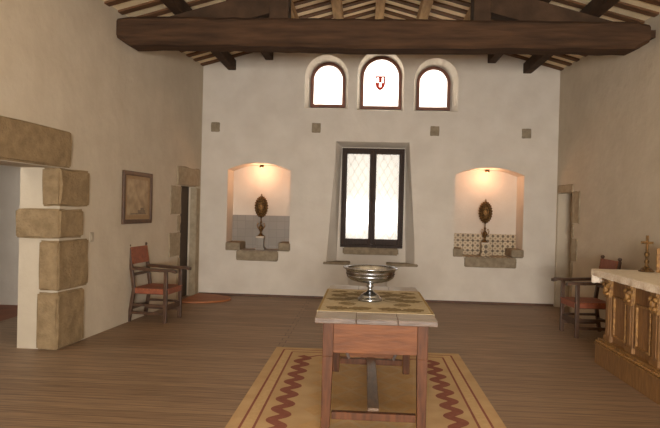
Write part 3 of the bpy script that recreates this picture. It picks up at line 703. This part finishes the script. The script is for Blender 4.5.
# ------------------------------------------------------------------ armchair (faces +x)
def make_chair(label):
    c = thing('armchair', label, 'chair', (0, 0, 0), 0, 'leather armchairs by the side walls')
    for s in (-1, 1):
        y = s * 0.225
        bm = bmesh.new()   # rear leg running up as back post, bent at the seat
        bar(bm, (-0.27, y, 0), (-0.205, y, 0.42), 0.042, 0.042); bar(bm, (-0.205, y, 0.41), (-0.285, y, 0.945), 0.042, 0.042, 0.036, 0.036)
        new_obj('rear_leg', bm, M['chair'], c, bevel=0.004)
        bm = bmesh.new(); lathe(bm, [(0, 0), (0.016, 0), (0.014, 0.012), (0.025, 0.026), (0.025, 0.038), (0.014, 0.052), (0, 0.055)], 14, (-0.286, y, 0.94)); new_obj('finial', bm, M['chair'], c, smooth=True)
        bm = bmesh.new(); box(bm, 0.20, 0.245, y - 0.022, y + 0.022, 0, 0.665); new_obj('front_leg', bm, M['chair'], c, bevel=0.004)
        bm = bmesh.new()   # arm
        A = [(-0.26, 0.70, 0.028), (-0.1, 0.695, 0.032), (0.15, 0.685, 0.036), (0.30, 0.69, 0.042), (0.36, 0.675, 0.04)]
        for (xa, za, wa), (xb, zb, wb) in zip(A, A[1:]): hexa(bm, [(xa, y - wa, za - .035), (xb, y - wb, zb - .035), (xb, y + wb, zb - .035), (xa, y + wa, za - .035), (xa, y - wa, za), (xb, y - wb, zb), (xb, y + wb, zb), (xa, y + wa, za)])
        bmesh.ops.remove_doubles(bm, verts=bm.verts, dist=0.0005)
        new_obj('arm', bm, M['chair'], c)
        for z0, z1 in ((0.10, 0.135), (0.205, 0.235)):
            bm = bmesh.new(); box(bm, -0.24, 0.205, y - 0.012, y + 0.012, z0, z1); new_obj('stretcher', bm, M['chair'], c, bevel=0.003)
        bm = bmesh.new(); box(bm, -0.21, 0.205, y - 0.014, y + 0.014, 0.36, 0.42); new_obj('seat_rail', bm, M['chair'], c, bevel=0.003)
    bm = bmesh.new(); box(bm, 0.21, 0.235, -0.21, 0.21, 0.155, 0.225); new_obj('front_stretcher', bm, M['chair'], c, bevel=0.003)
    bm = bmesh.new(); bar(bm, (-0.232, -0.21, 0.60), (-0.232, 0.21, 0.60), 0.03, 0.035); new_obj('back_rail', bm, M['chair'], c, bevel=0.003)
    bm = bmesh.new(); bar(bm, (-0.245, -0.21, 0.17), (-0.245, 0.21, 0.17), 0.025, 0.035); new_obj('rear_stretcher', bm, M['chair'], c, bevel=0.003)
    # leather seat, sagging, with skirt
    bm = bmesh.new(); n = 8; top = {}; bot = {}
    for i in range(n + 1):
        for j in range(n + 1):
            u, v = i / n, j / n; sag = -0.022 * math.sin(PI * u) * math.sin(PI * v)
            x, y = -0.20 + 0.45 * u, -0.243 + 0.486 * v
            top[i, j] = bm.verts.new((x, y, 0.438 + sag)); bot[i, j] = bm.verts.new((x, y, 0.425 + sag))
    for i in range(n):
        for j in range(n):
            bm.faces.new([top[i, j], top[i + 1, j], top[i + 1, j + 1], top[i, j + 1]]); bm.faces.new([bot[i, j], bot[i, j + 1], bot[i + 1, j + 1], bot[i + 1, j]])
    for i in range(n):
        bm.faces.new([top[i, 0], bot[i, 0], bot[i + 1, 0], top[i + 1, 0]]); bm.faces.new([top[i, n], top[i + 1, n], bot[i + 1, n], bot[i, n]])
        bm.faces.new([top[0, i], top[0, i + 1], bot[0, i + 1], bot[0, i]]); bm.faces.new([top[n, i], bot[n, i], bot[n, i + 1], top[n, i + 1]])
    for s in (-1, 1): box(bm, -0.18, 0.198, s * 0.246 - 0.003, s * 0.246 + 0.003, 0.37, 0.435)
    box(bm, 0.246, 0.252, -0.2, 0.2, 0.365, 0.435)
    seat = new_obj('seat', bm, M['leather'], c)
    stud = None
    def put_stud(x, y, z, par):
        nonlocal stud
        if stud is None:
            bm = bmesh.new(); bmesh.ops.create_icosphere(bm, subdivisions=1, radius=0.0065); stud = new_obj('stud', bm, M['stud'], par, loc=(x, y, z))
        else:
            o = stud.copy(); COL.objects.link(o); o.parent = par; o.location = (x, y, z)
    for k in range(8):
        for s in (-1, 1): put_stud(-0.16 + k * 0.048, s * 0.25, 0.425, seat)
    # leather back
    bm = bmesh.new(); n = 8; A, B = [], []
    for i in range(n + 1):
        v = i / n; y = -0.225 + 0.45 * v; bow = -0.006 * math.sin(PI * v)
        A.append([bm.verts.new((-0.226 + bow, y, 0.735)), bm.verts.new((-0.261 + bow, y, 0.95))])
        B.append([bm.verts.new((-0.240 + bow, y, 0.735)), bm.verts.new((-0.275 + bow, y, 0.95))])
    for i in range(n):
        bm.faces.new([A[i][0], A[i + 1][0], A[i + 1][1], A[i][1]]); bm.faces.new([B[i][0], B[i][1], B[i + 1][1], B[i + 1][0]])
        bm.faces.new([A[i][1], A[i + 1][1], B[i + 1][1], B[i][1]]); bm.faces.new([A[i][0], B[i][0], B[i + 1][0], A[i + 1][0]])
    bm.faces.new([A[0][0], A[0][1], B[0][1], B[0][0]]); bm.faces.new([A[n][0], B[n][0], B[n][1], A[n][1]])
    bk = new_obj('backrest', bm, M['leather'], c)
    for k in range(5):
        for s in (-1, 1): put_stud(-0.225 - k * 0.0072, s * 0.212, 0.755 + k * 0.044, bk)
    return c
ch = make_chair('wooden armchair with red-brown leather seat and back against the left wall')
ch.location = (-2.69, 7.70, 0); ch.rotation_euler = (0, 0, math.radians(-6))
ch2 = dup_tree(ch, (2.82, 7.72, 0), PI + math.radians(4))
ch2['label'] = 'wooden armchair with red-brown leather standing behind the altar at right'

# ------------------------------------------------------------------ picture and switch on the left wall
wa = math.atan(0.075)
pc = thing('framed_picture', 'dark framed faded print hanging on the left wall above the chair', 'picture', (LX(7.645) + 0.003, 7.645, 1.585), -wa)
hw, hh, fw = 0.415, 0.335, 0.055
bm = bmesh.new()
for a in (-hw, hw - fw): box(bm, 0, 0.03, a, a + fw, -hh, hh)
for a in (-hh, hh - fw): box(bm, 0, 0.03, -hw + fw, hw - fw, a, a + fw)
new_obj('frame', bm, M['pic_frame'], pc, bevel=0.006)
bm = bmesh.new(); box(bm, 0.004, 0.014, -hw + fw, hw - fw, -hh + fw, hh - fw); new_obj('mount', bm, M['pic_mat'], pc)
bm = bmesh.new(); box(bm, 0.014, 0.016, -hw + 0.115, hw - 0.115, -hh + 0.11, hh - 0.10, 0)
for (a, b, c_, d) in ((0.0, 0.22, -0.20, -0.16), (-0.2, 0.25, -0.215, -0.20), (0.08, 0.18, -0.16, -0.13)): box(bm, 0.016, 0.0165, a, b, c_, d, 1)
new_obj('print', bm, [M['pic_img'], M['pic_dark']], pc)
sw = thing('light_switch', 'small pale switch plate on the left wall beside the near doorway stones', 'switch', (LX(6.55), 6.55, 1.12), -wa)
bm = bmesh.new(); box(bm, 0, 0.01, -0.04, 0.04, -0.055, 0.055); new_obj('plate', bm, M['switch'], sw, bevel=0.003)
bm = bmesh.new(); box(bm, 0.01, 0.016, -0.015, 0.015, -0.025, 0.025); new_obj('rocker', bm, M['switch'], sw)

# ------------------------------------------------------------------ altar
AY0, AY1 = 3.9, 6.27
al = thing('altar', 'carved golden-brown wooden altar standing along the right wall', 'altar', (2.38, 5.08, 0))
ox, oy = 2.38, 5.08
def abm(f):  # boxes given in world coordinates relative to the altar's base point
    bm = bmesh.new(); f(bm); bmesh.ops.translate(bm, verts=bm.verts, vec=(-ox, -oy, 0)); return bm
new_obj('plinth', abm(lambda b: box(b, 2.38, 3.12, AY0, AY1, 0, 0.20)), M['altar'], al, bevel=0.006)
def mould(b):
    box(b, 2.372, 3.12, AY0 - 0.008, AY1 + 0.008, 0.2, 0.215); box(b, 2.40, 3.12, AY0 + 0.02, AY1 - 0.02, 0.24, 0.262)
    y_ = AY0 + 0.02
    while y_ < AY1:
        bmesh.ops.create_icosphere(b, subdivisions=1, radius=0.02, matrix=Matrix.Translation((2.395, y_, 0.228)) @ Matrix.Diagonal((1, 1.1, 0.75, 1))); y_ += 0.045
new_obj('carved_moulding', abm(mould), M['gold'], al)
new_obj('body', abm(lambda b: (box(b, 2.46, 3.10, AY0 + 0.06, AY1 - 0.06, 0.262, 0.887), box(b, 2.40, 3.12, AY0 + 0.02, AY1 - 0.02, 0.885, 0.945))), M['altar_panel'], al)
py = [6.11 - 0.485 * k for k in range(5)]
def pil(b, yc):
    box(b, 2.437, 2.462, yc - 0.06, yc + 0.06, 0.262, 0.70); box(b, 2.428, 2.462, yc - 0.075, yc + 0.075, 0.262, 0.31)
    box(b, 2.43, 2.44, yc - 0.03, yc + 0.03, 0.33, 0.68)
def cap(b, yc):
    box(b, 2.40, 2.462, yc - 0.075, yc + 0.075, 0.855, 0.885); box(b, 2.42, 2.462, yc - 0.055, yc + 0.055, 0.69, 0.86)
    for s in (-1, 1):
        bmesh.ops.create_icosphere(b, subdivisions=2, radius=0.026, matrix=Matrix.Translation((2.415, yc + s * 0.042, 0.815)))
        bmesh.ops.create_icosphere(b, subdivisions=2, radius=0.022, matrix=Matrix.Translation((2.415, yc + s * 0.03, 0.735)))
    bmesh.ops.create_icosphere(b, subdivisions=2, radius=0.032, matrix=Matrix.Translation((2.41, yc, 0.775)) @ Matrix.Diagonal((.8, .8, 1.3, 1)))
for yc in py:
    p = new_obj('pilaster', abm(lambda b: pil(b, yc)), M['altar'], al)
    new_obj('capital', abm(lambda b: cap(b, yc)), M['gold'], p, smooth=False)
def panel(b, y0, y1):
    z0, z1 = 0.34, 0.70; f = 0.022
    box(b, 2.44, 2.462, y0, y1, z0 - f, z0); box(b, 2.44, 2.462, y0, y1, z1, z1 + f); box(b, 2.44, 2.462, y0, y0 + f, z0, z1); box(b, 2.44, 2.462, y1 - f, y1, z0, z1)
for a, b_ in zip(py[1:], py):
    new_obj('panel_moulding', abm(lambda b: panel(b, a + 0.10, b_ - 0.10)), M['gold'], al, bevel=0.004)
# altar cloth
bm = bmesh.new(); x0, x1, y0, y1, zt = 2.345, 3.14, AY0 - 0.06, AY1 + 0.05, 0.955
box(bm, x0, x1, y0, y1, zt - 0.008, zt)
n = 120
def hang(fn, zlow, N_):
    A = [bm.verts.new(fn(k / N_, 0)) for k in range(N_ + 1)]; Bq = [bm.verts.new(fn(k / N_, 1)) for k in range(N_ + 1)]
    for k in range(N_):
        f = bm.faces.new([A[k], A[k + 1], Bq[k + 1], Bq[k]]); f.material_index = 1
hang(lambda u, v: (x0 - 0.004 * v + 0.006 * v * math.sin(u * 60), y0 + (y1 - y0) * u, zt - v * (0.062 + 0.003 * abs(math.sin(u * 90)))), 0, n)
hang(lambda u, v: (x0 + (x1 - x0) * u, y1 + 0.01 * v * math.sin(u * 30), zt - v * (0.14 + 0.006 * abs(math.sin(u * 40)))), 0, 60)
hang(lambda u, v: (x0 + (x1 - x0) * u, y0, zt - v * 0.14), 0, 60)
c = new_obj('altar_cloth', bm, [M['cloth'], M['lace']])
md = c.modifiers.new('solid', 'SOLIDIFY'); md.thickness = 0.004
tag(c, 'white altar cloth with a lace edge draped over the altar top', 'cloth')

# crucifix candlestick and gilt frame on the altar
cr = thing('crucifix', 'small bronze standing crucifix on the white altar cloth', 'crucifix', (2.81, 6.14, 0.957), math.radians(-20))
bm = bmesh.new(); lathe(bm, [(0, 0), (0.072, 0), (0.074, 0.010), (0.06, 0.018), (0.05, 0.03), (0.028, 0.045), (0.02, 0.06), (0.014, 0.075), (0.022, 0.09), (0.024, 0.105), (0.013, 0.12), (0.015, 0.145), (0.024, 0.165), (0.024, 0.18), (0.013, 0.2), (0, 0.2)], 24)
new_obj('base', bm, M['bronze'], cr, smooth=True)
bm = bmesh.new(); box(bm, -0.013, 0.013, -0.008, 0.008, 0.19, 0.36); box(bm, -0.056, 0.056, -0.008, 0.008, 0.275, 0.30)
new_obj('cross', bm, M['bronze'], cr, bevel=0.003)
bm = bmesh.new(); tube(bm, [(0, -0.014, 0.215), (0.002, -0.016, 0.24), (0, -0.014, 0.285)], [0.005, 0.008, 0.011], 8)
tube(bm, [(-0.046, -0.012, 0.298), (0, -0.014, 0.284), (0.046, -0.012, 0.298)], 0.005, 8)
bmesh.ops.create_icosphere(bm, subdivisions=2, radius=0.010, matrix=Matrix.Translation((0.002, -0.017, 0.303)))
new_obj('figure', bm, M['gold'], cr, smooth=True)
fr = thing('altar_card_frame', 'gilt upright frame standing on the altar cloth beside the crucifix', 'frame', (3.0, 6.02, 0.957), math.radians(-20))
bm = bmesh.new()
for a in (-0.14, 0.11): box(bm, a, a + 0.03, -0.012, 0.012, 0, 0.24)
for a in (0, 0.21): box(bm, -0.11, 0.11, -0.012, 0.012, a, a + 0.03)
new_obj('frame', bm, M['gold'], fr, bevel=0.005)
bm = bmesh.new(); box(bm, -0.112, 0.112, -0.004, 0.006, 0.028, 0.212); new_obj('panel', bm, M['altar'], fr)
bm = bmesh.new(); bar(bm, (0, 0.008, 0.18), (0, 0.10, 0.003), 0.02, 0.006); new_obj('stand', bm, M['altar'], fr)
